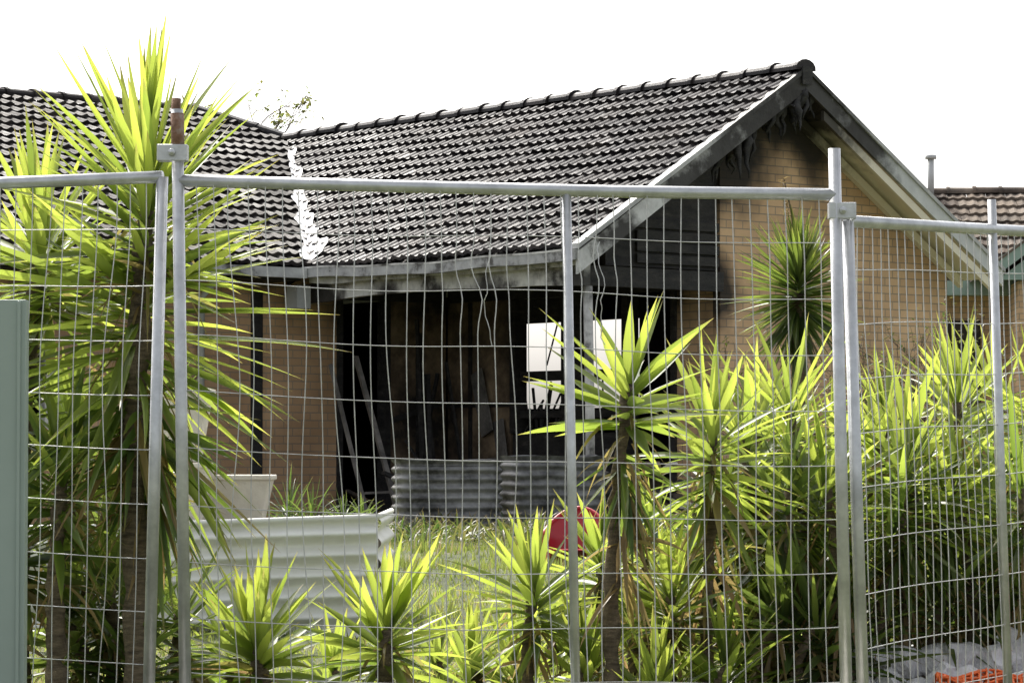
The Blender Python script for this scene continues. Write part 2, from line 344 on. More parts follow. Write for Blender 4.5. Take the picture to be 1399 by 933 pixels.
# distant one beside the gable wall
rng = random.Random(77); mb = MB()
mb.tube([(2.63, 28.2, .7), (2.66, 28.2, 1.6), (2.63, 28.2, 3.0)], [.09, .075, .06], 10, 1)
rosette(mb, (2.63, 28.2, 3.20), .70, 350, rng, lo=-80, hi=88, stem=.5, W=.045, droop=.12, bright=1.0, p=.9)
mb.tube([(2.63, 28.2, 3.2), (2.58, 28.2, 3.7), (2.5, 28.2, 4.05)], [.012, .01, .006], 5, 1)
for i in range(90):
    t = rng.uniform(.2, 1); p = Vector((2.56-.06*t, 28.2, 3.55+.5*t))
    d = Vector((rng.gauss(0, 1), rng.gauss(0, 1), .4)).normalized()
    leaf(mb, p, d, rng.uniform(.03, .10), .012, .2, .9, .9, 0, 3)
mb.build('yucca_plant', [M_LEAFD, M_TRUNK])

# ---------------------------------------------------------------- temporary fence panels
def fence_panel(name, A, B, ztA, ztB, H, lean=0, seed=0, posts=(1, 1, 1), extA=.0, extB=.0, warp=.012, wr=.0021, sp=.062, hs=.2, midext=0, midf=.5, arch=.03, dents=()):
    e = empty(name); rng = random.Random(seed)
    A = Vector((A[0], A[1], 0)); B = Vector((B[0], B[1], 0)); L = (B-A).length; d = (B-A).normalized(); nrm = Vector((-d.y, d.x, 0))
    def P(u, h, off=0):
        p = A+d*u+nrm*off; p.z = ztA+(ztB-ztA)*u/L-h; p.x += lean*h; return p
    fr = MB()
    fr.tube([P(0, 0), P(L*.33, .004), P(L*.66, .006), P(L, 0)], .0225, 14)
    fr.tube([P(0, H-.12), P(L, H-.12)], .0175, 12)
    if posts[0]: fr.tube([P(0, -extA), P(0, H)], .0225, 14)
    if posts[1]: fr.tube([P(L*midf, .005-midext), P(L*midf, H)], .0175, 12)
    if posts[2]: fr.tube([P(L, -extB), P(L, H)], .0225, 14)
    fr.build('pipe_frame', [M_GALV], e)
    w = MB()
    def dent(u, h):
        s = 0
        for (du, dh, ra, am) in dents:
            q = ((u-du)**2+((h-dh)*.8)**2)/ra**2
            if q < 4: s += am*math.exp(-q*2)*math.sin((h-dh)*16)
        return s
    def off(u, h):
        return warp*2.4*noise.noise(Vector((u*1.6, h*1.3, seed)))
    def dz(u, h): return warp*2.6*noise.noise(Vector((u*1.1, h*.8, seed+9)))*min(1, h*3)-arch*math.sin(math.pi*u/L)*min(1, h)
    n = int(L/sp)
    for i in range(1, n):
        u0 = L*i/n; ph = rng.uniform(0, 6); am = rng.uniform(0, .004)
        if rng.random() < .12: am = .012
        pts = []
        for j in range(49):
            h = .0+(H-.12)*j/48
            uu = u0+am*math.sin(h*5+ph)+warp*1.2*noise.noise(Vector((u0*2, h*1.5, seed+3)))*min(1, h*4)+dent(u0, h)
            pts.append(P(uu, h, off(uu, h)-.006))
        w.tube(pts, wr, 5, 0, False)
    m = int((H-.12)/hs)
    for j in range(1, m+1):
        h = hs*j-.02
        pts = [P(L*i/40, h+dz(L*i/40, h), off(L*i/40, h)) for i in range(41)]
        w.tube(pts, wr*.9, 5, 0, False)
    w.build('mesh_wires', [M_WIRE], e)
    return e, P
e2, P2 = fence_panel('temporary_fence_panel', (-1.215, 11.15), (1.19, 11.28), 2.50, 2.46, 2.1, .018, 1, extA=.26, extB=.17, midf=.588, warp=.016, arch=-.03, dents=[(1.08, .35, .13, .03), (1.52, .3, .10, .025)])
e1, P1 = fence_panel('temporary_fence_panel', (-3.60, 11.75), (-1.275, 11.17), 2.50, 2.515, 2.1, -.022, 2, posts=(1, 1, 1), extB=.0)
e3, P3 = fence_panel('temporary_fence_panel', (1.24, 11.32), (2.62, 13.3), 2.365, 2.46, 2.05, .028, 3, posts=(1, 1, 1), extB=.1, midext=.12, warp=.008, arch=0)
cl = MB()
def clamp(mb, c, w=.11):
    x, y, z = c
    mb.box(x-w/2, x+w/2, y-.032, y-.024, z-.03, z+.03); mb.box(x-w/2, x+w/2, y+.024, y+.032, z-.03, z+.03)
    mb.box(x-w/2, x-w/2+.008, y-.026, y+.026, z-.03, z+.03); mb.box(x+w/2-.008, x+w/2, y-.026, y+.026, z-.03, z+.03)
    mb.tube([(x, y-.055, z), (x, y+.05, z)], .007, 8); mb.tube([(x, y-.05, z), (x, y-.036, z)], .014, 6)
clamp(cl, (-1.235, 11.155, 2.60)); cl.build('coupler_clamp', [M_GALV], e2, bevel=.003)
cl = MB(); clamp(cl, (1.215, 11.29, 2.40), .10); cl.build('coupler_clamp', [M_GALV], e3, bevel=.003)
cl = MB()
cl.tube([(-1.2155, 11.149, 2.60), (-1.219, 11.149, 2.745)], .0245, 12); cl.tube([(-1.228, 11.15, 2.70), (-1.222, 11.15, 2.80)], .017, 10)
cl.build('rusted_post_top', [M_RUST], e2)
cl = MB()
for (x0, z0, sd) in ((-.09, 2.28, 1), (.32, 2.28, 5)):
    r_ = random.Random(sd); pts = [Vector((x0, 11.19, z0))]
    for i in range(14): pts.append(pts[-1]+Vector((r_.gauss(0, .008), r_.gauss(0, .006), -.027)))
    cl.tube(pts, .0016, 5, 0, False)
cl.build('loose_tie_wire', [M_WIRE], e2)
for (x, y) in ((-1.2, 11.15), (1.23, 11.3), (2.70, 13.3), (-3.6, 11.75)):
    fb = MB(); z = g(x, y); fb.box(x-.11, x+.11, y-.3, y+.3, z-.02, z+.13); fb.build('concrete_fence_foot', [M_CONC], bevel=.03)

# pale green steel post at far left
gp = empty('green_steel_fence')
b = MB(); x0, x1 = -1.90, -1.745; y0 = 11.02
b.box(x0, x1, y0, y0+.012, .2, 2.06); b.box(x1-.012, x1, y0+.0125, y0+.07, .2, 2.06)
b.box(x1-.03, x1-.018, y0-.012, y0-.0005, .2, 2.055); b.build('channel_post', [M_GPOST], gp, bevel=.003)
b = MB(); prof = [(0, 0), (.09, 0), (.11, .035), (.20, .035), (.22, 0)]
vs = []; X = -4.6
while X < -1.92:
    for (a, c) in prof[:-1]: vs.append((X+a, y0+.02+c, .2)); vs.append((X+a, y0+.02+c, 1.99))
    X += .22
b.add(vs, [(i*2, i*2+2, i*2+3, i*2+1) for i in range(len(vs)//2-1)]); b.build('trim_sheet', [M_GPOST], gp)

# ---------------------------------------------------------------- brick house
HX, HY = .714, 30.0
H = empty('brick_house', (HX, HY, 0), R(40))
ZE, ZR = 3.57, 5.52; XR = 3.04; YV = 4.52; RUN = 4.69
SL = (ZR-ZE)/XR; SL2 = (ZR-ZE)/RUN; YR2 = 10.14; ZR2 = ZE+SL2*(YR2-YV)

def tiles(name, O, uvec, vvec, U, V, rows, clips, seed, mat=M_TILE, parent=H, tw=.30, rollh=1.0):
    rng = random.Random(seed); mb = MB(); O = Vector(O); u = Vector(uvec).normalized(); v = Vector(vvec).normalized(); n = u.cross(v)
    if n.z < 0: n = -n
    e = V/rows; prof = [p*rollh for p in [0, .0, .006, .020, .028, .020, .006, 0, 0, .006, .020, .028, .020, .006, 0]]
    np_ = len(prof)
    for r in range(rows):
        c = -1
        while c*tw < U:
            uo = c*tw+(tw*.5 if r % 2 else 0); dh = rng.gauss(0, .003); dv = rng.gauss(0, .007); tl = rng.gauss(0, .006)
            shade = min(1, max(0, rng.gauss(.45, .26)))
            vs = []
            for k, (vv, hh) in enumerate(((e*(r+1)+.02, 0.0), (e*r+dv, .044), (e*r+dv, .004))):
                for i, p in enumerate(prof):
                    uu = uo+tw*i/(np_-1)*.985
                    vs.append(O+u*uu+v*vv+n*(hh+p*(1 if k < 2 else .6)+dh+tl*(i/np_-.5)))
            fs = [(k*np_+i, k*np_+i+1, (k+1)*np_+i+1, (k+1)*np_+i) for k in range(2) for i in range(np_-1)]
            mb.add(vs, fs, 0, [(shade, 0, 0, 1)]*len(vs))
            c += 1
    me_o = mb.build(name, [mat], parent)
    bm = bmesh.new(); bm.from_mesh(me_o.data)
    for co, no in clips:
        bmesh.ops.bisect_plane(bm, geom=bm.verts[:]+bm.edges[:]+bm.faces[:], plane_co=co, plane_no=no, clear_outer=True)
    bm.normal_update(); bm.to_mesh(me_o.data); bm.free()
    return me_o
vdir = Vector((XR, RUN, 0)).normalized(); vn = Vector((-vdir.y, vdir.x, 0))
ls = math.hypot(XR, ZR-ZE)
tiles('front_slope_tiles', (-.06, 0, ZE-.03), (0, 1, 0), (1, 0, SL), 9.4, ls+.04, 16,
      [((0, YV, 0), vn), ((0, 0.0, 0), (0, -1, 0)), ((XR, 0, 0), (1, 0, 0))], 1)
ls2 = math.hypot(YR2-YV, ZR2-ZE)
hv = Vector((XR-2.27, 9.21-YR2, 0)).normalized()
tiles('wing_slope_tiles', (-13, YV-.06, ZE-.02), (1, 0, 0), (0, 1, SL2), 17, ls2+.04, 22,
      [((0, YV, 0), -vn), ((2.27, YR2, 0), (-hv.y, hv.x, 0)), ((0, YR2, 0), (0, 1, 0))], 2, mat=M_TILEW)
dk = MB()
def poly(mb, pts, th=.03, mat=0):
    n = len(pts); vs = [Vector(p) for p in pts]+[Vector(p)-Vector((0, 0, th)) for p in pts]
    mb.add(vs, [tuple(range(n)), tuple(range(2*n-1, n-1, -1))]+[(i, i+n, (i+1) % n+n, (i+1) % n) for i in range(n)], mat)
o = -.05
poly(dk, [(0, .02, ZE+o), (XR, .02, ZR+o), (XR, 9.21, ZR+o), (0, YV, ZE+o)])
poly(dk, [(XR, .02, ZR+o), (2*XR, .02, ZE+o), (2*XR, 9.21, ZE+o), (XR, 9.21, ZR+o)])
poly(dk, [(-13, YV, ZE+o), (0, YV, ZE+o), (XR, 9.21, ZR+o), (2.27, YR2, ZR2+o), (-13, YR2, ZR2+o)])
poly(dk, [(-13, YR2, ZR2+o), (2.27, YR2, ZR2+o), (6.08, 15.7, ZE+o), (-13, 15.7, ZE+o)])
poly(dk, [(2.27, YR2, ZR2+o), (XR, 9.21, ZR+o), (6.08, 9.21, ZE+o), (6.08, 15.7, ZE+o)])
dk.build('roof_deck', [M_CHAR], H)
tiles('rear_slope_tiles', (2*XR+.06, 0, ZE-.03), (0, 1, 0), (-1, 0, SL), 9.2, ls+.04, 16, [((0, 0, 0), (0, -1, 0)), ((XR, 0, 0), (-1, 0, 0)), ((0, 9.21, 0), (0, 1, 0))], 5)
def ridge(name, A, B, r=.115, step=.40, seed=0, mat=M_TILE, parent=H):
    A = Vector(A); B = Vector(B); L = (B-A).length; d = (B-A)/L; n = max(1, int(L/step)); rng = random.Random(seed); mb = MB()
    sd = d.cross(Vector((0, 0, 1))).normalized(); up = sd.cross(d)
    for i in range(n):
        a = L*i/n-.02; b = L*(i+1)/n+.03; j = rng.gauss(0, .006); sh = (rng.random()*.9, 0, 0, 1); vs = []
        sta = [(a, r*1.0+.012), (a+.05, r+.012), (a+.055, r-.004), (b, r-.012)]
        for (t, rr) in sta:
            for k in range(9):
                an = math.pi*(k/8*1.1-.05)
                vs.append(A+d*t+sd*math.cos(an)*rr*1.15+up*(math.sin(an)*rr*.8-.045+j))
        fs = [(q*9+k, q*9+k+1, (q+1)*9+k+1, (q+1)*9+k) for q in range(3) for k in range(8)]+[tuple(range(9))]
        mb.add(vs, fs, 0, [sh]*len(vs))
    return mb.build(name, [mat], parent)
ridge('ridge_caps', (XR, -.02, ZR+.05), (XR, 9.21, ZR+.05), seed=1)
ridge('wing_ridge_caps', (-13, YR2, ZR2+.05), (2.27, YR2, ZR2+.05), seed=2, mat=M_TILEW)
ridge('hip_caps', (2.27, YR2, ZR2+.05), (XR, 9.21, ZR+.05), seed=3)
ridge('rake_caps', (XR-.04, .04, ZR+.03), (2*XR, .04, ZE+.03), r=.05, seed=4)
# valley flashing: white sheet with a slowly wandering edge
fl = MB(); vs = []
for i in range(81):
    t = .0+.86*i/80; x = XR*t; y = YV+RUN*t; z = ZE+(ZR-ZE)*t+.06
    wl = .05+.16*max(0, noise.noise(Vector((i*.13, 0, 3)))+.15)+.03*noise.noise(Vector((i*.5, 2, 3)))
    wr_ = .09+.22*max(0, noise.noise(Vector((i*.11, 7, 3)))+.15)+.04*noise.noise(Vector((i*.45, 9, 3)))
    tp = max(.25, 1-t*.8); wl *= tp; wr_ *= tp
    vs += [(x-max(.02, wl)*1.2, y, z+.012), (x, y, z), (x+max(.02, wr_)*1.2, y, z+max(.02, wr_)*1.2*SL+.012)]
fl.add(vs, [(i*3+k, i*3+k+1, i*3+k+4, i*3+k+3) for i in range(80) for k in (0, 1)]); fl.build('valley_flashing', [M_FLASH], H)

bb = MB()
def rakeboard(mb, xa, za, xb, zb, y0, y1, dep, mat=0):
    vs = [(x, y, z) for (x, z) in ((xa, za), (xb, zb), (xb, zb-dep), (xa, za-dep)) for y in (y0, y1)]
    mb.add(vs, [(0, 2, 3, 1), (2, 4, 5, 3), (4, 6, 7, 5), (6, 0, 1, 7), (0, 6, 4, 2), (1, 3, 5, 7)], mat)
rakeboard(bb, -.12, ZE-.08, XR-.003, ZR, -.035, 0, .22); bb.build('barge_board_burnt', [M_BARGE], H)
bb = MB(); rakeboard(bb, XR+.003, ZR, 2*XR+.05, ZE, -.035, 0, .20)
bb.build('barge_board', [M_BARGE2], H)
bb = MB(); rakeboard(bb, -.13, ZE+.0, XR, ZR+.035, -.06, .05, .05); rakeboard(bb, XR, ZR+.035, 2*XR+.06, ZE+.0, -.06, .03, .045); bb.build('rake_trim', [M_TRIM], H)
bb = MB(); bb.box(XR-.08, XR+.06, -.075, -.062, ZR-.16, ZR+.03); bb.build('apex_cap', [M_CHAR], H)
sf = MB(); rakeboard(sf, XR+.55, ZR-.55*SL-.10, 2*XR, ZE-.10, .0, .5, .015); sf.build('cream_soffit', [M_CREAM], H)
sf = MB(); rakeboard(sf, XR+.3, ZR-.3*SL-.21, 2*XR-.1, ZE-.15, -.005, .04, .10); rakeboard(sf, XR+.3, ZR-.3*SL-.16, 2*XR-.1, ZE-.10, .43, .497, .10); sf.build('frieze_board', [M_CREAM], H)
sf = MB()
rakeboard(sf, XR, ZR-.09, XR+.54, ZR-.54*SL-.09, .0, .5, .02)
rakeboard(sf, .0, ZE-.09, XR, ZR-.09, .22, .26, .10)
rakeboard(sf, .0, ZE-.09, XR, ZR-.09, .45, .498, .12)
for i in range(7):
    x = .2+i*.45; sf.box(x, x+.05, .0, .5, ZE+SL*x-.17, ZE+SL*x-.08)
for i in range(11):
    y = .9+i*.45; rakeboard(sf, .02, ZE-.08, 2.9, ZE+2.88*SL-.08, y, y+.05, .12)
rng = random.Random(4)
for i in range(34):
    x = rng.uniform(XR-1.05, XR+.15); z = ZE+SL*min(x, XR)-.2; L_ = rng.uniform(.08, .42)
    if 2.2 < x < 2.5: L_ += .15
    pts = [Vector((x, .1+rng.uniform(-.13, .1), z))]
    for k in range(6): pts.append(pts[-1]+Vector((rng.gauss(0, .022), rng.gauss(0, .02), -L_/6)))
    sf.tube(pts, [.05, .05*rng.uniform(.6, 1.3), .045, .032*rng.uniform(.6, 1.4), .022, .014, .004], 5)
sf.build('charred_rafters', [M_CHAR], H)

M_BX = brickmat('tan_brick_x', 'x', [(2.9, .5, 5.35, .95), (2.25, .5, 4.55, .70), (2.2, .5, 3.2, .40), (3.6, .5, 5.05, .5)])
M_BY = brickmat('tan_brick_y', 'y', [(2.31, 1.6, 3.6, 1.0)])
M_BXW = brickmat('tan_brick_wing', 'x', [(.9, 5, 3.3, .45), (-3, 5, 3.6, .6), (-.4, 5, 3.6, .35)], (.60, .395, .235), (.50, .32, .185))
def prism_y(mb, pts, y0, y1, mat=0):
    n = len(pts); vs = [(x, y0, z) for x, z in pts]+[(x, y1, z) for x, z in pts]
    mb.add(vs, [tuple(range(n))[::-1], tuple(range(n, 2*n))]+[(i, (i+1) % n, (i+1) % n+n, i+n) for i in range(n)], mat)
gw = MB(); 
prism_y(gw, [(2.31, .6), (5.8, .6), (5.8, ZR-(5.8-XR)*SL-.10), (XR, ZR-.10), (2.31, ZE+2.31*SL-.10)], .5, .61); gw.build('gable_wall', [M_BX], H)
gw = MB(); gw.box(2.312, 2.42, .612, 1.22, .6, 3.35); gw.build('porch_side_wall', [M_BY], H)
gw = MB()
gw.box(-12.5, -4.2, 5.02, 5.13, .6, 3.6); gw.box(-3.0, .72, 5.02, 5.13, .6, 3.6); gw.box(-4.2, -3.0, 5.02, 5.13, .6, 1.6); gw.box(-4.2, -3.0, 5.02, 5.13, 3.1, 3.6)
gw.build('wing_wall', [M_BXW], H)
gw = MB()
gw.box(-12.5, -12.39, 5.14, 15.2, .6, 3.6); gw.box(-12.38, 5.8, 15.1, 15.2, .6, 3.6)
gw.box(5.69, 5.8, .612, 5.45, .6, 3.6); gw.box(5.69, 5.8, 8.2, 15.09, .6, 3.6); gw.box(5.69, 5.8, 5.45, 8.2, .6, 2.1); gw.box(5.69, 5.8, 5.45, 8.2, 3.2, 3.6)
gw.build('rear_walls', [M_ROOM], H)
pw = MB()
pw.box(2.312, 2.42, 1.22, 5.02, 3.25, 4.6); pw.box(2.312, 2.42, .612, 1.22, 3.352, 4.6)
pw.box(2.312, 2.42, 2.0, 3.85, .8, 1.75)
pw.box(2.312, 2.42, 2.66, 3.03, 1.752, 3.248)
pw.box(.722, 2.30, 5.03, 5.13, 3.25, 3.6)
pw.box(2.27, 2.44, 1.90, 1.99, .8, 3.24); pw.box(2.27, 2.44, 3.76, 3.86, 1.752, 3.24)
pw.box(2.28, 2.43, 1.16, 1.23, .8, 3.24); pw.box(.72, .80, 5.0, 5.16, .8, 3.24); pw.box(1.40, 1.47, 5.0, 5.16, .8, 3.24)
for (a, b_) in ((2.0, 2.65), (3.04, 3.75)):
    pw.box(2.33, 2.38, a, b_, 2.33, 2.44); pw.box(2.33, 2.38, a, b_, 1.92, 2.0)
pw.box(2.33, 2.38, 3.04, 3.75, 3.0, 3.24)
rng = random.Random(51)
for k in range(12):
    y = rng.uniform(3.06, 3.7); pw.beam((2.35, y, 1.76), (2.36+rng.uniform(-.05, .1), y+rng.uniform(-.3, .3), rng.uniform(1.95, 2.34)), rng.uniform(.008, .03), .02)
for k in range(4):
    y = rng.uniform(2.05, 2.6); pw.beam((2.35, y, 1.76), (2.36, y+rng.uniform(-.2, .2), rng.uniform(2.0, 2.5)), rng.uniform(.01, .03), .02)
pw.beam((2.34, 3.1, 3.0), (2.34, 3.3, 2.5), .015, .012); pw.beam((2.34, 2.5, 3.2), (2.34, 2.3, 2.7), .02, .012)
prism_y(pw, [(.75, 3.42), (2.30, 3.42), (2.30, ZE+2.30*SL-.12), (.75, ZE+.75*SL-.12)], .54, .58)
for i in range(9): pw.box(1.15, 2.30, .50, .535, 3.46+i*.12, 3.55+i*.12) if 3.55+i*.12 < 4.0 else None
pw.box(.45, 2.305, .44, .53, 3.20, 3.40)
pw.box(2.45, 5.6, .7, .75, .8, 3.5)
pw.box(3.6, 3.7, 9.2, 14, .8, 3.6); pw.box(-2, 3.6, 9.2, 9.3, .8, 3.6)  # inner partitions, black so the rooms stay dark
pw.build('burnt_framing', [M_CHAR], H)
pw = MB(); pw.box(2.30, 2.42, 3.865, 5.0, .8, 3.248); pw.box(1.475, 2.295, 5.03, 5.12, .8, 3.248)
pw.build('porch_lining', [M_BROWNP], H)
pw = MB()
pw.box(2.275, 2.298, 4.55, 4.60, .86, 3.24)
pw.box(2.272, 2.297, 3.87, 4.99, 2.05, 2.10); pw.beam((1.5, 5.01, 1.9), (2.2, 5.01, 2.1), .03, .06); pw.box(1.85, 1.92, 4.99, 5.025, .86, 2.9)
for k in range(6): pw.beam((rng.uniform(1.5, 2.2), rng.uniform(4.2, 4.9), .86), (rng.uniform(1.5, 2.25), rng.uniform(4.4, 4.98), rng.uniform(1.6, 3.1)), .04, .03)
pw.build('burnt_battens', [M_CHAR], H)
pw = MB(); pw.beam((2.23, 4.2, 1.75), (2.27, 4.45, 2.45), .02, .25); pw.beam((2.24, 3.9, 1.2), (2.26, 4.05, 1.9), .02, .2); pw.build('ash_boards', [M_ASH], H)
pw = MB(); pw.box(-.1, 6, .3, 15, .6, .85); pw.build('floor_slab', [M_ASH], H)
pw = MB(); pw.box(-.14, -.104, .4, 5.0, .6, .86); pw.build('porch_edge', [M_CONC], H)

def sagbeam(mb, x0, x1, ya, yb, z0, z1, sag, mat=0, n=24, tilt=0, seed=0):
    vs = []
    for i in range(n+1):
        t = i/n; y = ya+(yb-ya)*t; s = -sag*math.sin(math.pi*t)+.03*noise.noise(Vector((t*5, seed, 0)))+tilt*t
        vs += [(x0, y, z0+s), (x1, y, z0+s), (x1, y, z1+s), (x0, y, z1+s)]
    fs = [(i*4+k, i*4+(k+1) % 4, i*4+4+(k+1) % 4, i*4+4+k) for i in range(n) for k in range(4)]+[(3, 2, 1, 0), (n*4, n*4+1, n*4+2, n*4+3)]
    mb.add(vs, fs, mat)
gt = MB(); sagbeam(gt, -.16, -.05, -.02, 4.5, ZE-.16, ZE-.055, .03, tilt=.02, seed=2); gt.build('gutter', [M_GUTTER], H)
gt = MB(); sagbeam(gt, -.165, -.161, .0, 4.5, ZE-.065, ZE-.045, .03, tilt=.02, seed=2); gt.build('gutter_lip', [M_SOOTW], H)
gt = MB(); sagbeam(gt, .06, .14, .08, 4.9, 3.17, 3.38, -.05, tilt=.0, seed=4); gt.build('porch_beam', [M_BEAM], H)
gt = MB(); sagbeam(gt, -.04, -.02, 0, 4.5, ZE-.2, ZE-.06, .02, tilt=.01, seed=6); gt.build('fascia', [M_SOOTW], H)
gt = MB(); gt.box(-13, -.17, YV-.16, YV-.05, ZE-.15, ZE-.04); gt.build('wing_gutter', [M_GUTTER], H)
gt = MB(); gt.box(-13, -.17, YV-.045, 5.015, ZE-.17, ZE-.155); gt.build('wing_soffit', [M_CHAR], H)
gt = MB(); gt.tube([(.32, .28, .8), (.30, .27, 2), (.30, .30, 3.18)], .047, 12); gt.build('porch_post', [M_SOOTW], H)
gt = MB(); gt.tube([(.12, 4.6, 3.2), (.12, 4.6, 3.42)], .05, 10); gt.box(-.2, -.02, 4.5, 4.7, 3.1, 3.35)
gt.tube([(-1.15, 4.95, .8), (-1.15, 4.95, 3.2), (-1.15, 4.6, 3.42)], .04, 10); gt.build('downpipe', [M_GREYP], H)
gt = MB()
gt.box(-4.2, -4.14, 5.0, 5.1, 1.6, 3.1); gt.box(-3.06, -3.0, 5.0, 5.1, 1.6, 3.1); gt.box(-4.14, -3.06, 5.0, 5.1, 3.04, 3.1); gt.box(-4.14, -3.06, 5.0, 5.1, 1.6, 1.66); gt.box(-3.63, -3.57, 5.01, 5.09, 1.66, 3.04)
gt.build('wing_window_frame', [M_SOOTW], H)
gt = MB(); gt.box(-.45, -.30, 5.0, 5.018, 1.0, 3.3); gt.build('black_wall_strip', [M_CHAR], H)  # thin black strip set on the wing wall

dbt = empty('fire_debris', (HX, HY, 0), R(40)); rng = random.Random(21); db = MB()
db.beam((.5, 3.6, .86), (.9, 4.9, 2.6), .05, .05, 4); db.beam((.7, 3.3, .86), (1.7, 4.6, 2.4), .04, .06)
db.beam((.3, 3.9, .86), (.25, 4.5, 2.5), .035, .035, 4)
for i in range(56):
    x = rng.uniform(.3, 2.1); y = rng.uniform(.4, 4.2); a = rng.uniform(0, 6.28); l = rng.uniform(.2, .8); z = rng.uniform(.88, 1.15)
    db.beam((x, y, z), (x+math.cos(a)*l, y+math.sin(a)*l, z+rng.uniform(-.1, .45)), rng.uniform(.03, .12), rng.uniform(.02, .05), rng.choice([0, 0, 1, 2, 4]))
for i in range(60):
    x = rng.uniform(-.1, 1.8); y = rng.uniform(-.8, 1.6); a = rng.uniform(0, 6.28); l = rng.uniform(.1, .5); z = rng.uniform(.86, 1.2)
    db.beam((x, y, z), (x+math.cos(a)*l, y+math.sin(a)*l, z+rng.uniform(-.05, .25)), rng.uniform(.04, .2), rng.uniform(.02, .08), rng.choice([0, 1, 2, 3, 4]))
db.build('charred_planks', [M_CHAR, M_BROWNP, M_CONC, M_GREYP, M_ASH], dbt)

def tank(name, cx, cy, lx, ly, z0, z1, rot, seed):
    mb = MB(); n = 64; rows = 49; vs = []
    def rr(t):
        a = 2*math.pi*t; c, s = math.cos(a), math.sin(a)
        return (math.copysign(abs(c)**.45, c)*lx/2, math.copysign(abs(s)**.45, s)*ly/2)
    for j in range(rows+1):
        h = j/rows; off = .018*math.cos(h*2*math.pi*8)
        for i in range(n):
            x, y = rr(i/n); l = math.hypot(x, y); x += x/l*off; y += y/l*off
            vs.append((x, y, z0+(z1-z0)*h+.03*noise.noise(Vector((x*3, y*3, seed)))*h))
    fs = [(j*n+i, j*n+(i+1) % n, (j+1)*n+(i+1) % n, (j+1)*n+i) for j in range(rows) for i in range(n)]
    mb.add(vs, fs, 0, None, True)
    mb.add([(v[0]*.96, v[1]*.96, z1-.05) for v in vs[-n:]], [tuple(range(n))], 1)
    o_ = mb.build(name, [M_ZINC, M_SOIL]); o_.location = (cx, cy, 0); o_.rotation_euler = (0, 0, rot); return o_
tank('corrugated_garden_bed', -.62, 29.2, 1.0, .8, .75, 1.46, R(8), 1)
tank('corrugated_garden_bed', .40, 29.9, .95, .7, .75, 1.50, R(20), 2)

# ---------------------------------------------------------------- raised bed
rb = empty('corrugated_raised_bed')
mb = MB(); n = 120; vs = []; ya = 17.0
for i in range(n+1):
    h = i/n; z = .42+.74*h; off = .03*math.sin(h*2*math.pi*6.5); 
    for (x, dzz, dy) in ((-3.4, -.07, -.3), (-2.2, -.045, -.1), (-.74, .0, 0)): vs.append((x, ya+off+dy, z+dzz*1.0))
mb.add(vs, [(i*3+k, i*3+k+1, i*3+k+4, i*3+k+3) for i in range(n) for k in (0, 1)], 0, None, True)
vs2 = []
for i in range(n+1):
    h = i/n; z = .42+.74*h; off = .03*math.sin(h*2*math.pi*6.5)
    for y in (17.0, 18.9): vs2.append((-.74+off*.6, y, z))
mb.add(vs2, [(i*2, i*2+1, i*2+3, i*2+2) for i in range(n)], 0, None, True)
mb.build('corrugated_sheet', [M_WHITE], rb)
mb = MB(); mb.tube([(-3.4, 16.70, 1.09), (-2.2, 16.9, 1.115), (-.74, 17.0, 1.165), (-.74, 18.9, 1.165)], .016, 8); mb.build('edge_capping', [M_WHITE], rb)
mb = MB(); mb.box(-3.4, -.80, 17.06, 18.85, .4, 1.06); mb.build('soil_fill', [M_SOIL], rb)
def planter(name, x, y, z, wt, wb, h, rim=.03):
    e = empty(name, (x, y, z)); mb = MB()
    def ring(w, zz): return [(-w/2, -w/2, zz), (w/2, -w/2, zz), (w/2, w/2, zz), (-w/2, w/2, zz)]
    vs = ring(wb, 0)+ring(wt, h-rim)+ring(wt+.03, h-rim)+ring(wt+.03, h)+ring(wt-.05, h)+ring(wt-.07, h-.06)
    fs = [(3, 2, 1, 0)]+[(k*4+i, k*4+(i+1) % 4, (k+1)*4+(i+1) % 4, (k+1)*4+i) for k in range(5) for i in range(4)]
    mb.add(vs, fs); mb.build('body', [M_CONC], e, bevel=.008)
    mb = MB(); mb.add(ring(wt-.071, h-.055), [(0, 1, 2, 3)]); mb.build('soil', [M_SOIL], e)
    return e
planter('square_planter_pot', -1.60, 17.9, 1.06, .40, .28, .33)
planter('square_planter_pot', -1.92, 17.6, 1.06, .40, .30, .40)
planter('square_planter_pot', -1.92, 17.6, 1.462, .38, .26, .42)
rng = random.Random(9)
for (x, y, z, L) in ((-1.2, 18.4, 1.1, .3), (-1.0, 18.2, 1.1, .25), (-1.35, 18.6, 1.12, .35), (-1.92, 17.6, 1.85, .25), (-2.5, 18.2, 1.1, .4), (-.9, 18.5, 1.1, .2)):
    mb = MB(); rosette(mb, (x, y, z), L, 36, rng, lo=5, stem=.03, W=.014, droop=.8, bright=.4, dry=.1); mb.build('strappy_plant', [M_LEAFD])
mb = MB()
for i in range(420):
    x = rng.uniform(-2.6, 3.2); y = 25.4+rng.random()**.6*3.4
    z = g(x, y)
    for k in range(7):
        leaf(mb, (x+rng.gauss(0, .06), y+rng.gauss(0, .06), z), Vector((rng.gauss(0, .7), rng.gauss(0, .7), 1)), rng.uniform(.08, .3), .022, .6, rng.random()*.5, rng.random()*.25, 0, 3)
mb.build('weed_bed', [M_LEAFD])

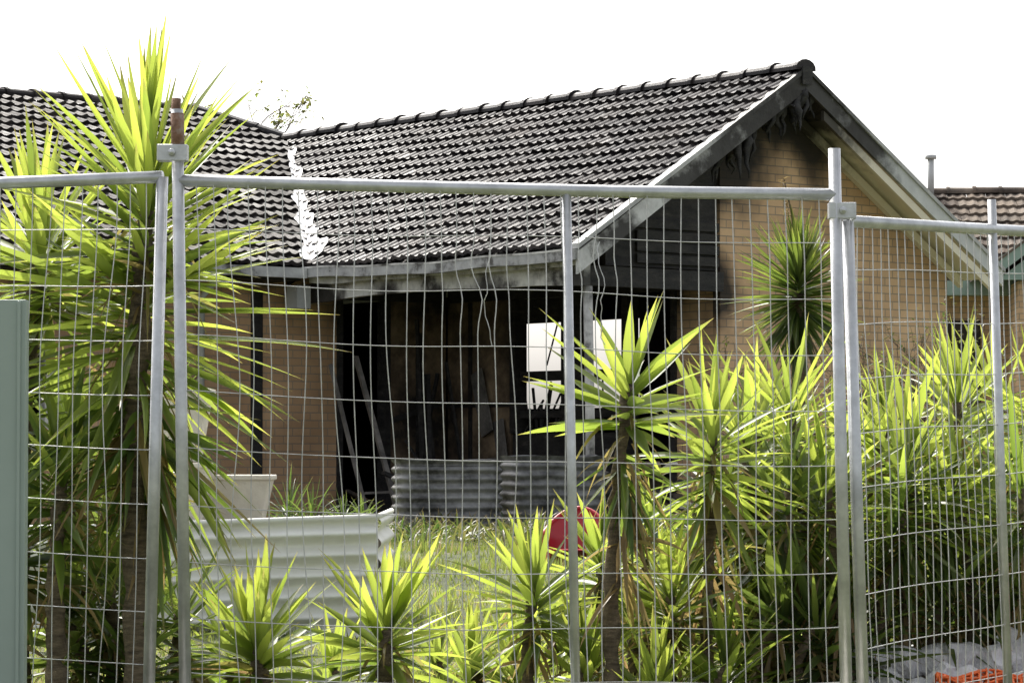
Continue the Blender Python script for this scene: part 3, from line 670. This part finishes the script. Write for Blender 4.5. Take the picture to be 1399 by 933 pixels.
# small red chair
ch = empty('red_plastic_chair', (.48, 23.6, .64), R(-12)); mb = MB()
vs = []; nS = 16; lv = [(.20, .0), (.22, .10), (.235, .22), (.24, .30)]
for (rad, z) in lv:
    for i in range(nS+1):
        a = math.pi*(i/nS); zz = z+(.20*math.sin(a)**1.5 if z >= .3 else 0)
        vs.append((math.cos(a)*rad, math.sin(a)*rad*.9, zz))
n1 = nS+1
mb.add(vs, [(j*n1+i, j*n1+i+1, (j+1)*n1+i+1, (j+1)*n1+i) for j in range(3) for i in range(nS)], 0, None, True)
mb.add([(math.cos(2*math.pi*i/24)*.205, math.sin(2*math.pi*i/24)*.19, .16) for i in range(24)], [tuple(range(24))])
for (x, y) in ((-.17, -.12), (.17, -.12), (-.16, .14), (.16, .14)): mb.tube([(x*1.15, y*1.15, 0), (x, y, .17)], [.016, .022], 8)
rim = [(math.cos(math.pi*i/nS)*.24, math.sin(math.pi*i/nS)*.216, .30+.20*math.sin(math.pi*i/nS)**1.5) for i in range(nS+1)]
mb.tube([(.235, -.13, .17), (.24, -.1, .28)]+rim+[(-.24, -.1, .28), (-.235, -.13, .17)], .016, 8)
o_ = mb.build('shell_seat', [M_RED], ch); md = o_.modifiers.new('solid', 'SOLIDIFY'); md.thickness = .008
ch.scale = (1.0, 1.0, .92)
bk = MB(); n = 20
prof = [(.001, 0), (.09, 0), (.12, .24), (.127, .24), (.127, .255), (.115, .255), (.088, .02), (.001, .02)]
vs = [(math.cos(2*math.pi*i/n)*r, math.sin(2*math.pi*i/n)*r, z) for r, z in prof for i in range(n)]
bk.add(vs, [(k*n+i, k*n+(i+1) % n, (k+1)*n+(i+1) % n, (k+1)*n+i) for k in range(len(prof)-1) for i in range(n)], 0, None, True)
o_ = bk.build('blue_bucket', [M_BLUE]); o_.location = (1.12, 25.6, .72)

# ---------------------------------------------------------------- rocks & orange net
rng = random.Random(31)
rk = []
for k in range(11): rk.append((1.52+k*.115, 13.42+rng.uniform(-.06, .06), rng.uniform(.055, .085)))
for k in range(9): rk.append((1.60+k*.13, 13.62+rng.uniform(-.05, .05), rng.uniform(.08, .11)))
for i, (x, y, r) in enumerate(rk):
    bm = bmesh.new(); bmesh.ops.create_icosphere(bm, subdivisions=2, radius=r)
    for v in bm.verts:
        u_ = v.co.normalized()
        f = 1+.5*noise.noise(u_*1.3+Vector((i*7, 0, 0)))+.2*noise.noise(u_*3+Vector((0, i*5, 0)))
        v.co = Vector((v.co.x*f*1.15, v.co.y*f, v.co.z*f*.95))
    me = bpy.data.meshes.new('white_rock'); bm.to_mesh(me); bm.free(); me.materials.append(M_ROCK)
    o_ = bpy.data.objects.new('white_rock', me); sc.collection.objects.link(o_); o_.location = (x, y, g(x, y)+r*.8+(.06 if y > 13.5 else 0)); o_.rotation_euler = (rng.random(), rng.random(), rng.random()*6)
mb = MB()
vs = [(1.3+i*.1, 13.3+j*.1, g(0, 13.3+j*.1)+.09*math.sin(math.pi*j/6)*math.sin(math.pi*min(1, i/3)/2)+.01*rng.random()) for j in range(7) for i in range(17)]
mb.add(vs, [(j*17+i, j*17+i+1, (j+1)*17+i+1, (j+1)*17+i) for j in range(6) for i in range(16)], 0, None, True); mb.build('soil_mound', [M_SOIL])
mb = MB()
def ON(u, v):
    x = 1.80+u*1.5; y = 12.9+.22*v+.1*noise.noise(Vector((u*6, v*3, 1))); z = g(x, 13)+.05+.08*noise.noise(Vector((u*7, v*5, 2)))+.09*math.sin(v*2.6)
    return Vector((x, y, z))
for i in range(26):
    mb.tube([ON(k/40, i/25*1.2) for k in range(41)], .006, 4, 0, False)
for i in range(44):
    mb.tube([ON(i/43, k/14*1.2) for k in range(15)], .007, 4, 0, False)
mb.build('orange_barrier_net', [M_ORANGE])

def twig(mb, p, d, L, r, depth, rng, leaves):
    pts = [p]; 
    for k in range(4):
        d = (d+Vector((rng.gauss(0, .18), rng.gauss(0, .18), rng.gauss(0, .1)))).normalized(); pts.append(pts[-1]+d*L/4)
    mb.tube(pts, [r*(1-.12*k) for k in range(5)], 4, 1, False)
    if depth == 0:
        for k in range(leaves):
            q = pts[rng.randrange(1, 5)]+Vector((rng.gauss(0, .03), rng.gauss(0, .03), rng.gauss(0, .03)))
            leaf(mb, q, Vector((rng.gauss(0, 1), rng.gauss(0, 1), rng.gauss(0, .6))), rng.uniform(.04, .09)*leafscale, .03*leafscale, .3, rng.random()*.6, rng.random(), 0, 3)
        return
    for k in range(rng.choice([2, 3, 3])):
        a = (d+Vector((rng.gauss(0, .55), rng.gauss(0, .55), rng.gauss(.1, .35)))).normalized()
        twig(mb, pts[rng.choice([2, 3, 4])], a, L*rng.uniform(.6, .85), r*.62, depth-1, rng, leaves)
leafscale = .8
rng = random.Random(14)
for (x, y) in ((3.6, 29.6), (3.2, 29.2), (4.2, 30.2)):
    mb = MB()
    for k in range(4): twig(mb, Vector((x, y, .8)), Vector((rng.gauss(0, .25), rng.gauss(0, .25), 1)), .82, .018, 4, rng, 3)
    mb.build('scorched_shrub', [M_LEAFD, M_BARK])
leafscale = 2.2
rng = random.Random(19); mb = MB()
mb.tube([(-6.9, 70, .7), (-6.8, 70, 3), (-6.9, 70, 6.5)], [.28, .22, .15], 10, 1)
for k in range(8): twig(mb, Vector((-6.9, 70, 5.2+.17*k)), Vector((rng.gauss(0, .35), rng.gauss(0, .35), 1)), 1.6, .07, 4, rng, 7)
mb.build('background_tree', [M_LEAFD, M_BARK])

# ---------------------------------------------------------------- neighbouring house
NB = empty('neighbour_brick_house', (6.0, 45, 0), R(-4))
M_BN = brickmat('neighbour_brick', 'x', [])
nb = MB(); nb.box(-.2, 12, .5, 8, .6, 3.95); nb.build('walls', [M_BN], NB)
tiles('front_roof_tiles', (-.6, 0, 4.05), (1, 0, 0), (0, 1, .5), 13, 3.5, 11, [], 9, M_TILE2, NB, rollh=.7)
nb = MB(); poly(nb, [(-.6, 0, 4.0), (12.4, 0, 4.0), (12.4, 3.13, 5.55), (-.6, 3.13, 5.55)]); poly(nb, [(-.6, 3.13, 5.55), (12.4, 3.13, 5.55), (12.4, 8.2, 4.0), (-.6, 8.2, 4.0)]); nb.build('roof_deck', [M_CHAR], NB)
ridge('ridge_caps', (-.6, 3.13, 5.66), (12.4, 3.13, 5.66), seed=7, mat=M_TILE2, parent=NB)
nb = MB(); nb.box(-.6, 12.4, -.05, -.0, 3.85, 4.06); nb.box(-.6, 12.4, .003, .49, 3.86, 3.88); nb.build('green_fascia', [M_GREENP], NB)
nb = MB(); prism_y(nb, [(1.0, 4.0), (4.6, 4.0), (2.8, 5.35)], -1.3, -1.2); nb.build('gable_infill', [M_GREENP], NB)
nb = MB(); nb.beam((.75, -1.36, 4.0), (2.8, -1.36, 5.5), .05, .18); nb.beam((4.85, -1.36, 4.0), (2.8, -1.36, 5.5), .05, .18); nb.build('gable_barge', [M_GREENP], NB)
nb = MB(); poly(nb, [(.7, -1.4, 4.07), (2.8, -1.4, 5.6), (2.8, 2.5, 5.6), (.7, 0.0, 4.07)], .04); poly(nb, [(2.8, -1.4, 5.6), (4.9, -1.4, 4.07), (4.9, .0, 4.07), (2.8, 2.5, 5.6)], .04); nb.build('gable_roof', [M_TILE2], NB)
nb = MB(); nb.box(1.3, 4.4, -1.15, .49, .6, 3.99); nb.build('projecting_wall', [M_BN], NB)
nb = MB(); nb.box(.3, .9, .46, .498, 2.2, 3.5); nb.build('window_glass', [M_ROOM], NB)
nb = MB(); nb.tube([(.35, 3.0, 5.5), (.35, 3.0, 6.18)], .05, 12); nb.tube([(.35, 3.0, 6.14), (.35, 3.0, 6.2)], .09, 12); nb.build('vent_pipe', [M_GREYP], NB)

# ---------------------------------------------------------------- light
az, el = R(-22), R(48)
S = Vector((math.sin(az)*math.cos(el), math.cos(az)*math.cos(el), math.sin(el)))
sl = bpy.data.lights.new('sun', 'SUN'); sl.energy = 5; sl.angle = R(.53); sl.color = (1, .95, .86)
so = bpy.data.objects.new('sun', sl); sc.collection.objects.link(so); so.rotation_euler = S.to_track_quat('Z', 'Y').to_euler(); so.location = (0, 0, 30)
w = bpy.data.worlds.new('World'); sc.world = w; w.use_nodes = True; nt = w.node_tree; nt.nodes.clear()
sky = nt.nodes.new('ShaderNodeTexSky'); sky.sky_type = 'NISHITA'; sky.sun_disc = False; sky.sun_elevation = el; sky.sun_rotation = az
sky.dust_density = 5; sky.air_density = 1.0
hs_ = nt.nodes.new('ShaderNodeHueSaturation'); hs_.inputs['Saturation'].default_value = .25; hs_.inputs['Value'].default_value = 1.9
bg = nt.nodes.new('ShaderNodeBackground'); bg.inputs[1].default_value = .15
wo = nt.nodes.new('ShaderNodeOutputWorld'); nt.links.new(sky.outputs[0], hs_.inputs['Color']); nt.links.new(hs_.outputs[0], bg.inputs[0]); nt.links.new(bg.outputs[0], wo.inputs[0])

# ---------------------------------------------------------------- camera
cam = bpy.data.cameras.new('camera'); co = bpy.data.objects.new('camera', cam); sc.collection.objects.link(co)
co.location = (0, 0, 1.5); co.rotation_euler = (R(90+2.13), 0, 0)
cam.sensor_width = 36; cam.lens = 108.0; cam.clip_end = 3000; cam.clip_start = .1
sc.camera = co
